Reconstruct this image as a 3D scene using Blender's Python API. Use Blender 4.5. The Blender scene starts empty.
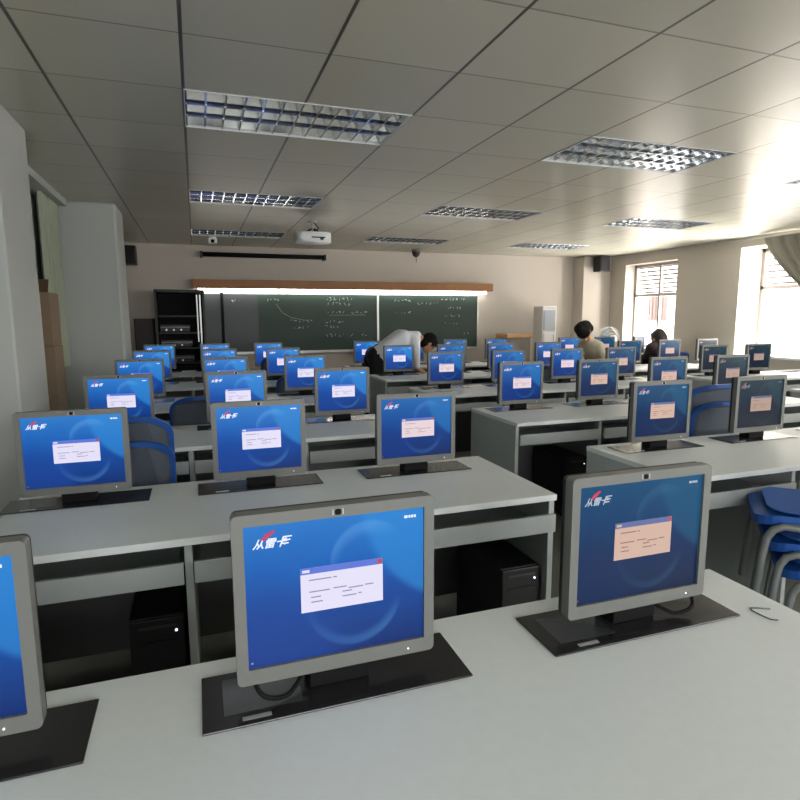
import bpy, bmesh, math, random
from mathutils import Vector, Matrix
random.seed(7)
scene = bpy.context.scene
col = scene.collection
PI = math.pi

# ------------------------------------------------------------------ colours and materials
def lin(c):
    return tuple(((v/255)/12.92 if v/255 <= .04045 else ((v/255+.055)/1.055)**2.4) for v in c)

def mat(name, rgb, rough=.5, metal=0.0, emit=None, estr=1.0, var=0.0, vscale=8.0, bump=0.0, coat=0.0, spec=.5):
    m = bpy.data.materials.new(name); m.use_nodes = True
    nt = m.node_tree; b = nt.nodes['Principled BSDF']
    c = lin(rgb)
    b.inputs['Base Color'].default_value = (*c, 1)
    b.inputs['Roughness'].default_value = rough
    b.inputs['Metallic'].default_value = metal
    b.inputs['Specular IOR Level'].default_value = spec
    if coat: b.inputs['Coat Weight'].default_value = coat; b.inputs['Coat Roughness'].default_value = .1
    if emit:
        b.inputs['Emission Color'].default_value = (*lin(emit), 1); b.inputs['Emission Strength'].default_value = estr
    if var or bump:
        tc = nt.nodes.new('ShaderNodeTexCoord'); nz = nt.nodes.new('ShaderNodeTexNoise')
        nz.inputs['Scale'].default_value = vscale; nz.inputs['Detail'].default_value = 5
        nt.links.new(tc.outputs['Object'], nz.inputs['Vector'])
        if var:
            mx = nt.nodes.new('ShaderNodeMix'); mx.data_type = 'RGBA'
            mx.inputs['A'].default_value = (*[max(0, v*(1-var)) for v in c], 1)
            mx.inputs['B'].default_value = (*[min(1, v*(1+var)) for v in c], 1)
            nt.links.new(nz.outputs['Fac'], mx.inputs['Factor']); nt.links.new(mx.outputs['Result'], b.inputs['Base Color'])
        if bump:
            bp = nt.nodes.new('ShaderNodeBump'); bp.inputs['Strength'].default_value = bump; bp.inputs['Distance'].default_value = .01
            nt.links.new(nz.outputs['Fac'], bp.inputs['Height']); nt.links.new(bp.outputs['Normal'], b.inputs['Normal'])
    return m

def emis(name, rgb, s=1.0):
    m = mat(name, (6, 6, 8), .25, emit=rgb, estr=s)
    return m

M = {}
M['desk'] = mat('desk_laminate', (206, 212, 211), .42, var=.04, vscale=40)
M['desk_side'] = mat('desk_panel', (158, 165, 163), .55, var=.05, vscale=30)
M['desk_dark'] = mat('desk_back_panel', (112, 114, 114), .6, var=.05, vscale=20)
M['drawer'] = mat('drawer_front', (150, 156, 155), .5, var=.04, vscale=30)
M['blackgloss'] = mat('lift_plate_black', (34, 33, 35), .22, var=.1, vscale=14)
M['flap'] = mat('lift_flap_gloss', (52, 54, 56), .12)
M['badge'] = mat('badge_silver', (190, 190, 190), .35, .6)
M['bezel'] = mat('bezel_silver', (108, 110, 107), .45, .15, var=.03, vscale=60)
M['black'] = mat('black_plastic', (20, 20, 22), .5, var=.1, vscale=30)
M['blackm'] = mat('black_matt', (9, 9, 11), .7, spec=.2)
M['white'] = mat('white_plastic', (228, 230, 230), .35, var=.02)
M['led'] = emis('led_white', (225, 230, 255), 2.2)
M['cblue'] = mat('chair_blue', (24, 80, 160), .42, var=.06, vscale=20)
M['cmesh'] = mat('chair_grey_mesh', (84, 92, 104), .85, var=.15, vscale=180, bump=.2)
M['cpad'] = mat('chair_blue_fabric', (30, 84, 160), .85, var=.12, vscale=120, bump=.15)
M['ctube'] = mat('chair_grey_tube', (125, 130, 130), .4, .5, var=.04)
M['wood'] = mat('valance_wood', (148, 96, 46), .5, var=.25, vscale=6)
M['chalkboard'] = mat('chalkboard_green', (30, 52, 44), .55, var=.25, vscale=2.2)
M['chalksheen'] = mat('chalkboard_sheen', (52, 58, 60), .45, var=.15, vscale=2)  # board made lighter and greyer by a reflection put into the colour
M['chalk'] = mat('chalk', (182, 192, 188), .9)
M['alu'] = mat('aluminium', (190, 192, 188), .35, .7)
M['steel'] = mat('reflector', (222, 226, 230), .12, 1.0)
M['tube'] = mat('fluorescent_tube', (235, 240, 240), .3, emit=(200, 215, 255), estr=.12)  # faint blue glow added to the unlit tubes for the louvre reflections
M['tubeon'] = mat('lit_tube', (255, 255, 255), .3, emit=(255, 250, 240), estr=14)
M['fixture'] = mat('fixture_white', (205, 208, 208), .4)
M['skin'] = mat('skin', (196, 146, 112), .55, var=.06, vscale=12)
M['hair'] = mat('black_hair', (13, 12, 12), .8, spec=.2, var=.3, vscale=60)
M['hairb'] = mat('dark_brown_hair', (40, 30, 28), .5, var=.3, vscale=60)
M['shirt'] = mat('grey_white_shirt', (222, 226, 234), .8, var=.06, vscale=18, bump=.3)
M['beige'] = mat('beige_top', (176, 168, 146), .85, var=.1, vscale=20, bump=.3)
M['darkj'] = mat('dark_jacket', (46, 34, 38), .85, var=.15, vscale=20, bump=.3)
M['trousers'] = mat('black_trousers', (24, 22, 26), .85, var=.15, vscale=20)
M['shoe'] = mat('shoe_black', (20, 18, 18), .4)
M['eye'] = mat('eye', (30, 22, 18), .2)
M['lips'] = mat('lips', (150, 86, 78), .5)
M['card'] = mat('cardboard', (128, 110, 90), .85, var=.12, vscale=14)
M['carddark'] = mat('cardboard_flap', (84, 64, 44), .9, var=.15, vscale=14)
M['tape'] = mat('packing_tape', (200, 180, 140), .2)
M['curtain'] = mat('curtain_green', (150, 158, 140), .85, var=.12, vscale=6)
M['curtaing'] = mat('curtain_grey', (150, 146, 136), .85, var=.1, vscale=6)
M['frame'] = mat('window_frame', (168, 160, 154), .5)
M['bar'] = mat('window_bars', (96, 88, 84), .5, .3)
M['facade'] = mat('facade', (246, 240, 236), .9, var=.04, vscale=2, emit=(255, 246, 240), estr=.5)  # slight glow added so the wall looks daylit
M['lectern'] = mat('lectern_body', (116, 108, 98), .6, var=.08, vscale=10)
M['lecttop'] = mat('lectern_top', (186, 142, 100), .5, var=.15, vscale=8)
M['acbody'] = mat('conditioner_body', (206, 204, 202), .4)
M['acpanel'] = mat('conditioner_grille', (150, 166, 180), .5)
M['brown'] = mat('dark_brown_wood', (48, 38, 34), .6, var=.2, vscale=10)

def glass():
    m = bpy.data.materials.new('window_glass'); m.use_nodes = True; nt = m.node_tree
    for n in list(nt.nodes):
        if n.type != 'OUTPUT_MATERIAL': nt.nodes.remove(n)
    out = [n for n in nt.nodes if n.type == 'OUTPUT_MATERIAL'][0]
    t = nt.nodes.new('ShaderNodeBsdfTransparent'); t.inputs['Color'].default_value = (.94, .95, .95, 1)
    g = nt.nodes.new('ShaderNodeBsdfGlossy'); g.inputs['Roughness'].default_value = .02
    x = nt.nodes.new('ShaderNodeMixShader'); x.inputs[0].default_value = .06
    nt.links.new(t.outputs[0], x.inputs[1]); nt.links.new(g.outputs[0], x.inputs[2]); nt.links.new(x.outputs[0], out.inputs[0])
    return m
M['glass'] = glass()

def ceiling_mat():
    m = mat('ceiling_tiles', (186, 183, 168), .30, .0, spec=.9); nt = m.node_tree; b = nt.nodes['Principled BSDF']; L = nt.links
    tc = nt.nodes.new('ShaderNodeTexCoord'); sp = nt.nodes.new('ShaderNodeSeparateXYZ'); L.new(tc.outputs['Object'], sp.inputs[0])
    def mth(op, a, bb=None):
        n = nt.nodes.new('ShaderNodeMath'); n.operation = op
        for i, v in enumerate((a, bb)):
            if v is None: continue
            if isinstance(v, (int, float)): n.inputs[i].default_value = v
            else: L.new(v, n.inputs[i])
        return n.outputs[0]
    def dist(o, off):   # distance (m) to the nearest joint
        q = mth('MULTIPLY', mth('ADD', o, off), 1/.6)
        fr = mth('SUBTRACT', q, mth('FLOOR', q))
        return mth('MULTIPLY', mth('MINIMUM', fr, mth('SUBTRACT', 1.0, fr)), .6)
    dx, dy = dist(sp.outputs['X'], 30.0), dist(sp.outputs['Y'], 29.78)
    jx, jy = mth('LESS_THAN', dx, .0075), mth('LESS_THAN', dy, .005)
    ramp = nt.nodes.new('ShaderNodeMix'); ramp.data_type = 'RGBA'
    c = lin((186, 183, 168))
    vor = nt.nodes.new('ShaderNodeTexWhiteNoise'); vor.noise_dimensions = '2D'
    vm = nt.nodes.new('ShaderNodeVectorMath'); vm.operation = 'FLOOR'
    vs = nt.nodes.new('ShaderNodeVectorMath'); vs.operation = 'MULTIPLY_ADD'
    vs.inputs[1].default_value = (1/.6, 1/.6, 0); vs.inputs[2].default_value = (50, 29.78/.6, 0)
    L.new(tc.outputs['Object'], vs.inputs[0]); L.new(vs.outputs[0], vm.inputs[0]); L.new(vm.outputs[0], vor.inputs['Vector'])
    tone = nt.nodes.new('ShaderNodeMix'); tone.data_type = 'RGBA'
    tone.inputs['A'].default_value = (*[v*.93 for v in c], 1); tone.inputs['B'].default_value = (*[v*1.05 for v in c], 1)
    L.new(vor.outputs['Value'], tone.inputs['Factor'])
    L.new(tone.outputs['Result'], ramp.inputs['A']); ramp.inputs['B'].default_value = (*lin((70, 66, 56)), 1)
    fac = mth('MAXIMUM', jx, mth('MULTIPLY', jy, .7)); L.new(fac, ramp.inputs['Factor'])
    L.new(ramp.outputs['Result'], b.inputs['Base Color'])
    # each metal tile sags a little at its middle
    q = mth('ADD', mth('MINIMUM', dx, .1), mth('MINIMUM', dy, .1))
    bp = nt.nodes.new('ShaderNodeBump'); bp.inputs['Strength'].default_value = .12; bp.inputs['Distance'].default_value = .02
    L.new(q, bp.inputs['Height']); L.new(bp.outputs['Normal'], b.inputs['Normal'])
    return m
M['ceiling'] = ceiling_mat()
M['wall'] = mat('wall_paint', (190, 182, 172), .75, var=.05, vscale=1.5)
M['wallgrey'] = mat('pillar_paint', (166, 170, 166), .7, var=.04, vscale=1.5)
M['floor'] = mat('floor_tiles', (118, 118, 112), .35, var=.12, vscale=3)

def wallpaper(name, k, tint=(1, 1, 1)):
    """glowing desktop wallpaper: blue gradient with a soft swirl, in the screen's own coordinates (metres)"""
    m = bpy.data.materials.new(name); m.use_nodes = True; nt = m.node_tree; b = nt.nodes['Principled BSDF']; L = nt.links
    b.inputs['Base Color'].default_value = (.004, .005, .008, 1); b.inputs['Roughness'].default_value = .28; b.inputs['Specular IOR Level'].default_value = .22
    tc = nt.nodes.new('ShaderNodeTexCoord'); sp = nt.nodes.new('ShaderNodeSeparateXYZ'); L.new(tc.outputs['Object'], sp.inputs[0])
    def mth(op, a, bb=None, clamp=False):
        n = nt.nodes.new('ShaderNodeMath'); n.operation = op; n.use_clamp = clamp
        for i, v in enumerate((a, bb)):
            if v is None: continue
            if isinstance(v, (int, float)): n.inputs[i].default_value = v
            else: L.new(v, n.inputs[i])
        return n.outputs[0]
    x, z = sp.outputs['X'], sp.outputs['Z']
    nz = nt.nodes.new('ShaderNodeTexNoise'); nz.inputs['Scale'].default_value = 9; nz.inputs['Detail'].default_value = 3
    L.new(tc.outputs['Object'], nz.inputs['Vector'])
    wob = mth('MULTIPLY', mth('SUBTRACT', nz.outputs['Fac'], .5), .05)
    v = mth('DIVIDE', mth('SUBTRACT', mth('ADD', z, wob), .066), .27, True)      # 0 bottom .. 1 top
    rp = nt.nodes.new('ShaderNodeValToRGB'); L.new(v, rp.inputs[0])
    e = rp.color_ramp.elements
    e[0].position = 0; e[0].color = (*lin((8, 42, 106)), 1)
    e[1].position = 1; e[1].color = (*lin((40, 116, 192)), 1)
    el = rp.color_ramp.elements.new(.45); el.color = (*lin((14, 70, 150)), 1)
    el = rp.color_ramp.elements.new(.68); el.color = (*lin((22, 92, 174)), 1)
    def circ(cx, cz, r0, r1, sx=1.0):
        d = mth('SQRT', mth('ADD', mth('POWER', mth('MULTIPLY', mth('SUBTRACT', x, cx), sx), 2), mth('POWER', mth('SUBTRACT', z, cz), 2)))
        n = nt.nodes.new('ShaderNodeMapRange'); n.interpolation_type = 'SMOOTHSTEP'
        n.inputs['From Min'].default_value = r0; n.inputs['From Max'].default_value = r1
        n.inputs['To Min'].default_value = 1; n.inputs['To Max'].default_value = 0
        L.new(d, n.inputs['Value']); return n.outputs[0]
    def over(base, rgb, fac):
        n = nt.nodes.new('ShaderNodeMix'); n.data_type = 'RGBA'
        L.new(base, n.inputs['A']); n.inputs['B'].default_value = (*lin(rgb), 1); L.new(fac, n.inputs['Factor']); return n.outputs['Result']
    c = rp.outputs[0]
    big = circ(.27, .36, .212, .234)                       # bright wave on the right edge
    c = over(c, (44, 132, 205), mth('MULTIPLY', big, .6))
    ring = mth('SUBTRACT', circ(.03, .17, .088, .096), circ(.03, .175, .072, .090), True)
    low = mth('DIVIDE', mth('SUBTRACT', .165, z), .05, True); hi = mth('DIVIDE', mth('SUBTRACT', mth('ADD', z, mth('MULTIPLY', x, -.6)), .22), .05, True)
    c = over(c, (90, 156, 224), mth('MULTIPLY', mth('MULTIPLY', ring, low), .22))
    ring2 = mth('SUBTRACT', circ(.06, .245, .070, .078), circ(.055, .235, .05, .074), True)
    c = over(c, (110, 176, 232), mth('MULTIPLY', mth('MULTIPLY', ring2, hi), .22))
    dark = circ(-.10, .10, .03, .12, .7)
    c = over(c, (20, 64, 146), mth('MULTIPLY', dark, .6))
    tn = nt.nodes.new('ShaderNodeMix'); tn.data_type = 'RGBA'; tn.blend_type = 'MULTIPLY'; tn.inputs['Factor'].default_value = 1
    L.new(c, tn.inputs['A']); tn.inputs['B'].default_value = (*tint, 1)
    L.new(tn.outputs['Result'], b.inputs['Emission Color']); b.inputs['Emission Strength'].default_value = k
    return m

SCR = {}  # copies of one screen, with dimming at a slanted view painted in
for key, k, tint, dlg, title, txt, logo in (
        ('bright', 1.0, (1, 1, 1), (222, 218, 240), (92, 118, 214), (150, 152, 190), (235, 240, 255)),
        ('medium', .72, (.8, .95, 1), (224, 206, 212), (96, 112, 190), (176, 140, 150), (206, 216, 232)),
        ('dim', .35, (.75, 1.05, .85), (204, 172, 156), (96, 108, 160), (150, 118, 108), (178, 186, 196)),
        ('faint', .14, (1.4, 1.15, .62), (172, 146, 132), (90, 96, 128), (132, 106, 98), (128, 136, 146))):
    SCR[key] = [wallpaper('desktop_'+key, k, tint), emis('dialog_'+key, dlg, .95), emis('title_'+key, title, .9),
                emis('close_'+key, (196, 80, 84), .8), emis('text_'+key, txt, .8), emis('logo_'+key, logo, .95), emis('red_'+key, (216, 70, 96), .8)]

# ------------------------------------------------------------------ mesh helpers
class MB:
    def __init__(self): self.bm = bmesh.new()
    def _mi(self, faces, mi):
        for f in faces: f.material_index = mi
    def box(self, x0, x1, y0, y1, z0, z1, mi=0, bevel=0.0, mtx=None, seg=2):
        b = bmesh.new(); bmesh.ops.create_cube(b, size=1)
        for v in b.verts: v.co = Vector(((x0+x1)/2+v.co.x*(x1-x0), (y0+y1)/2+v.co.y*(y1-y0), (z0+z1)/2+v.co.z*(z1-z0)))
        if bevel: bmesh.ops.bevel(b, geom=b.edges[:], offset=bevel, segments=seg, affect='EDGES', profile=.5)
        return self.add(b, mi, mtx)
    def add(self, b, mi=0, mtx=None, smooth=False):
        if mtx is not None: b.transform(mtx)
        mp = {v: self.bm.verts.new(v.co) for v in b.verts}
        for f in b.faces:
            try: nf = self.bm.faces.new([mp[v] for v in f.verts])
            except ValueError: continue
            nf.material_index = mi; nf.smooth = smooth or f.smooth
        b.free(); return self
    def cyl(self, p0, p1, r0, r1=None, n=12, mi=0, caps=True):
        r1 = r0 if r1 is None else r1
        p0, p1 = Vector(p0), Vector(p1); d = p1-p0
        b = bmesh.new(); bmesh.ops.create_cone(b, cap_ends=caps, segments=n, radius1=r0, radius2=max(r1, 1e-4), depth=d.length)
        for f in b.faces:
            if len(f.verts) == 4: f.smooth = True
        q = Vector((0, 0, 1)).rotation_difference(d.normalized())
        return self.add(b, mi, Matrix.Translation((p0+p1)/2) @ q.to_matrix().to_4x4())
    def sph(self, c, r, sx=1, sy=1, sz=1, mi=0, n=12, rot=None):
        b = bmesh.new(); bmesh.ops.create_uvsphere(b, u_segments=n, v_segments=max(6, n*2//3), radius=r)
        for f in b.faces: f.smooth = True
        mt = Matrix.Translation(Vector(c)) @ (rot.to_4x4() if rot is not None else Matrix()) @ Matrix.Diagonal((sx, sy, sz, 1))
        return self.add(b, mi, mt)
    def tube(self, pts, r, n=8, mi=0):
        pts = [Vector(p) for p in pts]; b = bmesh.new(); rings = []
        up = Vector((0, 0, 1))
        prev = None
        for i, p in enumerate(pts):
            t = ((pts[i+1]-p) if i == 0 else (p-pts[i-1]) if i == len(pts)-1 else (pts[i+1]-pts[i-1])).normalized()
            if prev is None:
                a = t.cross(up) if abs(t.dot(up)) < .95 else t.cross(Vector((1, 0, 0)))
            else: a = prev - t*prev.dot(t)
            a.normalize(); prev = a; c = t.cross(a)
            rings.append([b.verts.new(p + (a*math.cos(2*PI*k/n)+c*math.sin(2*PI*k/n))*r) for k in range(n)])
        for i in range(len(rings)-1):
            for k in range(n):
                f = b.faces.new((rings[i][k], rings[i][(k+1) % n], rings[i+1][(k+1) % n], rings[i+1][k])); f.smooth = True
        b.faces.new(rings[0][::-1]); b.faces.new(rings[-1])
        return self.add(b, mi)
    def prism(self, loop, axis, a0, a1, mi=0, hole=None, bevel=0.0):
        """a 2D loop (u,v) extruded along axis ('y': u=x v=z; 'x': u=y v=z; 'z': u=x v=y); optional hole loop with as many points"""
        def P(u, v, w): return {'y': (u, w, v), 'x': (w, u, v), 'z': (u, v, w)}[axis]
        b = bmesh.new(); n = len(loop)
        o0 = [b.verts.new(P(u, v, a0)) for u, v in loop]; o1 = [b.verts.new(P(u, v, a1)) for u, v in loop]
        for i in range(n):
            f = b.faces.new((o0[i], o0[(i+1) % n], o1[(i+1) % n], o1[i]))
        if hole:
            h0 = [b.verts.new(P(u, v, a0)) for u, v in hole]; h1 = [b.verts.new(P(u, v, a1)) for u, v in hole]
            for i in range(n):
                j = (i+1) % n
                b.faces.new((h0[j], h0[i], h1[i], h1[j])); b.faces.new((o0[j], o0[i], h0[i], h0[j])); b.faces.new((o1[i], o1[j], h1[j], h1[i]))
        else:
            b.faces.new(o0[::-1]); b.faces.new(o1)
        bmesh.ops.recalc_face_normals(b, faces=b.faces[:])
        return self.add(b, mi)
    def quad(self, pts, mi=0):
        f = self.bm.faces.new([self.bm.verts.new(p) for p in pts]); f.material_index = mi; return self
    def build(self, name, mats, parent=None, loc=None, fix=True):
        if fix: bmesh.ops.recalc_face_normals(self.bm, faces=self.bm.faces[:])
        me = bpy.data.meshes.new(name); self.bm.to_mesh(me); self.bm.free()
        for m in (mats if isinstance(mats, list) else [mats]): me.materials.append(m)
        o = bpy.data.objects.new(name, me); col.objects.link(o)
        if parent is not None: o.parent = parent
        if loc is not None: o.location = loc
        return o

def rr(w, h, r, cx=0, cy=0, n=5):
    pts = []
    for (sx, sy, a0) in ((1, 1, 0), (-1, 1, 90), (-1, -1, 180), (1, -1, 270)):
        for k in range(n+1):
            a = math.radians(a0+90*k/n)
            pts.append((cx+sx*(w/2-r)+r*math.cos(a), cy+sy*(h/2-r)+r*math.sin(a)))
    return pts

def tag(o, label, cat, group=None):
    o['label'] = label; o['category'] = cat
    if group: o['group'] = group
    return o
def empty(name, loc=(0, 0, 0), rz=0):
    o = bpy.data.objects.new(name, None); col.objects.link(o); o.location = loc; o.rotation_euler = (0, 0, rz); o.empty_display_size = .1; return o
def struct(o): o['kind'] = 'structure'; return o
def copy_tree(o, parent=None):
    c = o.copy(); col.objects.link(c)
    if parent is not None: c.parent = parent
    for ch in [k for k in KIDS.get(o.name, [])]: copy_tree(ch, c)
    return c
KIDS = {}
def index_kids():
    KIDS.clear()
    for o in bpy.data.objects:
        if o.parent: KIDS.setdefault(o.parent.name, []).append(o)

# ------------------------------------------------------------------ room shell
XL, XR, YB, YF, HC = -1.28, 7.55, -2.6, 9.75, 2.56
m = MB(); m.box(XL-.2, XR+.5, YB-.2, YF+.2, -.1, 0); struct(m.build('floor', M['floor']))
# ceiling of 0.6 m tiles with the cells of the light fixtures left open
LX, LY = (0.0, 2.4, 4.8), (3.22, 5.62, 8.02)
xs = [XL-.2] + [round(-1.2+.6*i, 3) for i in range(15)] + [XR+.5]
ys = [YB-.2] + [round(-2.18+.6*i, 3) for i in range(20)] + [YF+.2]
m = MB()
for i in range(len(xs)-1):
    for j in range(len(ys)-1):
        cx, cy = (xs[i]+xs[i+1])/2, (ys[j]+ys[j+1])/2
        if any(a < cx < a+1.2 for a in LX) and any(a < cy < a+.6 for a in LY): continue
        m.quad([(xs[i], ys[j], HC), (xs[i], ys[j+1], HC), (xs[i+1], ys[j+1], HC), (xs[i+1], ys[j], HC)])
bmesh.ops.remove_doubles(m.bm, verts=m.bm.verts[:], dist=1e-4)
struct(m.build('ceiling', M['ceiling'], fix=False))
m = MB(); m.box(XL-.2, XR+.5, YB-.2, YF+.2, HC+.16, HC+.26); struct(m.build('ceiling_slab', M['wallgrey']))
m = MB(); m.box(XL-.2, XR+.5, YF, YF+.2, 0, HC+.2); struct(m.build('wall_front', M['wall']))
m = MB(); m.box(XL-.2, XL, YB, YF, 0, HC+.2); struct(m.build('wall_left', M['wallgrey']))
# right wall with openings: (y0, y1, z0, z1)
WIN = [(7.78, 9.02, .88, 2.37), (4.35, 6.59, .88, 2.42), (1.0, 3.2, .88, 2.42), (-1.9, 0.2, .88, 2.42)]
m = MB(); T = .5; yy = YB
for (a, b_, z0, z1) in sorted(WIN):
    m.box(XR, XR+T, yy, a, 0, HC+.2); m.box(XR, XR+T, a, b_, 0, z0); m.box(XR, XR+T, a, b_, z1, HC+.2); yy = b_
m.box(XR, XR+T, yy, YF, 0, HC+.2)
struct(m.build('wall_right', M['wall']))
m = MB(); WB = [(-.6, 1.6), (3.2, 6.2)]; xx = XL-.2  # unseen openings, added for the fill lamps behind them
for (a, b_) in WB:
    m.box(xx, a, YB-.2, YB, 0, HC+.2); m.box(a, b_, YB-.2, YB, 0, .9); m.box(a, b_, YB-.2, YB, 2.3, HC+.2); xx = b_
m.box(xx, XR+.5, YB-.2, YB, 0, HC+.2); struct(m.build('wall_back', M['wall']))
# pillars
m = MB(); m.box(XL, -.90, 3.56, 4.18, 0, HC, bevel=.012); struct(m.build('pillar_left_near', M['wallgrey']))
m = MB(); m.box(XL, -.68, 6.45, 7.05, 0, HC, bevel=.022, seg=1); struct(m.build('pillar_left_far', M['wallgrey']))
m = MB(); m.box(6.93, XR, 9.42, YF, 0, HC, bevel=.01); struct(m.build('pillar_right_corner', M['wall']))
m = MB(); m.box(XL, XL+.02, YB, 3.56, 0, .1); m.box(XL, XL+.02, 4.18, 6.45, 0, .1); m.box(XL, XL+.02, 7.05, YF, 0, .1); struct(m.build('baseboard_left', M['brown']))
m = MB(); m.box(XL, 6.93, YF-.02, YF, 0, .1); struct(m.build('baseboard_front', M['brown']))
m = MB(); m.box(XR-.02, XR, YB, 9.42, 0, .1); struct(m.build('baseboard_right', M['brown']))
m = MB(); m.box(XL, -1.10, 4.18, 6.45, HC-.06, HC); struct(m.build('trim_1', M['wallgrey']))     # curtain box over the left window
# windows
def window(n, y0, y1, z0, z1, xf, bars, vb):
    m = MB(); t = .05
    m.box(xf, xf+.06, y0, y0+t, z0, z1); m.box(xf, xf+.06, y1-t, y1, z0, z1); m.box(xf, xf+.06, y0, y1, z0, z0+t); m.box(xf, xf+.06, y0, y1, z1-t, z1)
    zm = z0+(z1-z0)*.63; m.box(xf, xf+.06, y0, y1, zm-.025, zm+.025)
    yc = (y0+y1)/2; m.box(xf+.005, xf+.055, yc-.02, yc+.02, zm, z1); m.box(xf+.005, xf+.055, yc-.02, yc+.02, z0, zm)
    w = struct(m.build('window_%d' % n, M['frame']))
    g = MB(); g.box(xf+.028, xf+.032, y0+t, y1-t, z0+t, z1-t); struct(g.build('window_%d_pane' % n, M['glass'], w))
    b = MB()
    for k in range(bars):
        z = zm+(z1-zm)*(k+.7)/(bars+.4); b.box(xf+.09, xf+.115, y0, y1, z-.014, z+.014)
    for k in range(vb):
        y = y0+(y1-y0)*(k+.5)/vb; b.cyl((xf+.12, y, zm), (xf+.12, y, z1), .008, n=6)
    struct(b.build('window_%d_grille' % n, M['bar'], w))
    s = MB(); s.box(XR-.03, xf, y0, y1, z0-.03, z0+.002); struct(s.build('window_%d_sill' % n, M['white'], w))
window(1, *WIN[0], XR+.22, 7, 3)
window(2, *WIN[1], XR+.42, 6, 10)
window(3, *WIN[2], XR+.42, 6, 10)  # this window and the next are unseen, added to let daylight in
window(4, *WIN[3], XR+.42, 6, 10)

# neighbouring building seen through the window
def facade():
    r = empty('neighbouring_building', (11.0, 11.0, 0))
    tag(r, 'pale neighbouring building with a barred window outside the far window', 'building')
    m = MB(); m.box(0, .3, -9, 3.5, -4, 3.2); m.build('outer_wall', M['facade'], r)
    w = MB(); w.box(-.04, .0, .55, 1.12, 1.33, 1.93, 0); w.box(-.05, 0, .50, 1.17, 1.29, 1.34, 1); w.build('barred_window', [mat('dark_pane', (150, 140, 136), .4), M['frame']], r)
    b = MB()
    for k in range(6): b.box(-.09, -.06, .56+k*.108, .585+k*.108, 1.33, 1.93)
    b.build('window_bars', mat('rusty_bars', (120, 96, 92), .6), r)
    for z in (.98, 1.12):
        c = MB(); c.box(-.03, 0, .2, 1.2, z, z+.04); c.build('ledge', mat('ledge_grey%d' % int(z*100), (196, 192, 190), .8), r)
facade()

# ------------------------------------------------------------------ ceiling lights
def ceiling_light(loc):
    r = empty('ceiling_light', loc)
    m = MB(); m.box(0, 1.2, 0, .6, .115, .125); m.box(0, .006, 0, .6, -.004, .12); m.box(1.194, 1.2, 0, .6, -.004, .12); m.box(0, 1.2, 0, .006, -.004, .12); m.box(0, 1.2, .594, .6, -.004, .12)
    m.build('housing', M['fixture'], r)
    l = MB()
    for k in range(3):                                   # three parabolic troughs
        y0 = .012+k*.192
        prof = [(y0, .012), (y0+.02, .06), (y0+.05, .098), (y0+.096, .108), (y0+.142, .098), (y0+.172, .06), (y0+.192, .012)]
        for (a, b_) in zip(prof[:-1], prof[1:]):
            l.quad([(.008, a[0], a[1]), (1.192, a[0], a[1]), (1.192, b_[0], b_[1]), (.008, b_[0], b_[1])])
    l.build('reflector', M['steel'], r, fix=False)
    for k in range(3):
        t = MB(); t.cyl((.02, .108+k*.192, .075), (1.18, .108+k*.192, .075), .013, n=10); t.build('fluorescent_tube', M['tube'], r)
    g = MB()
    for k in range(13):
        x = .01+k*(1.18/12)
        for q in range(3):
            y0 = .012+q*.192
            g.prism([(x-.005, .0), (x+.005, .0), (x+.0015, .045), (x-.0015, .045)], 'y', y0, y0+.192)
    for y in (.204, .396): g.box(0.008, 1.192, y-.006, y+.006, -.002, .02)
    g.build('louvre', M['steel'], r)
    return r
cl = ceiling_light((0, 0, HC)); index_kids(); first = True
rown = {3.22: 'third row from the chalkboard', 5.62: 'second row from the chalkboard', 8.02: 'row nearest the chalkboard'}
coln = {0.0: 'on the pillar side', 2.4: 'in the middle', 4.8: 'on the window side'}
for y in LY:
    for x in LX:
        o = cl if first else copy_tree(cl); first = False
        o.location = (x, y, HC)
        tag(o, 'unlit louvred ceiling light %s, %s' % (coln[x], rown[y]), 'ceiling light', 'louvred ceiling lights')

# ------------------------------------------------------------------ desks
DD = .69
LIFT_C = {}
def make_desk(L, cs, div=None):
    r = empty('computer_desk')
    m = MB(); m.box(0, L, 0, DD, .725, .75, bevel=.003); m.build('tabletop', M['desk'], r)
    ends = [(.0, .025), (L-.025, L)]
    for a, b_ in ends:
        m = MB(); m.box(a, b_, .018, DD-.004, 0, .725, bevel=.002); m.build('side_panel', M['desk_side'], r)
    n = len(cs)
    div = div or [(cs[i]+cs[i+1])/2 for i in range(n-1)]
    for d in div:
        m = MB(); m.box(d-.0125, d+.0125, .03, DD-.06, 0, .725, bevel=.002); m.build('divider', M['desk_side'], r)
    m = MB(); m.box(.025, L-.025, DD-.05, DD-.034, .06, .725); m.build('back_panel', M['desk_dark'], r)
    e = [.0125]+div+[L+.014]
    for i in range(n):
        a, b_ = e[i]+.016, e[i+1]-.016
        m = MB(); m.box(a, b_, .0, .016, .595, .668, bevel=.002); m.box(a+.02, b_-.02, .016, .40, .60, .612); m.build('keyboard_drawer', M['drawer'], r)
    for c in cs:
        p = MB(); y0, y1 = .462, .627
        p.box(c-.252, c+.252, y0, y1, .7505, .7545, bevel=.0015); 
        pl = p.build('lift_plate', M['blackgloss'], r)
        f = MB(); f.box(c-.215, c-.075, y0+.035, y1-.022,   .7546, .7550); f.build('flap', M['flap'], pl)
        f = MB(); f.box(c-.185, c-.135, y0+.012, y0+.022, .7546, .7553); f.build('name_badge', M['badge'], pl)
    return r
ROWS = [1.18+1.42*k for k in range(6)]                   # back edge of every desk row
CEN = {'pillar': [-.455, .228, .922], 'centre': [2.31, 3.01, 3.71, 4.41], 'window': [5.74, 6.44, 7.14]}
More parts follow.
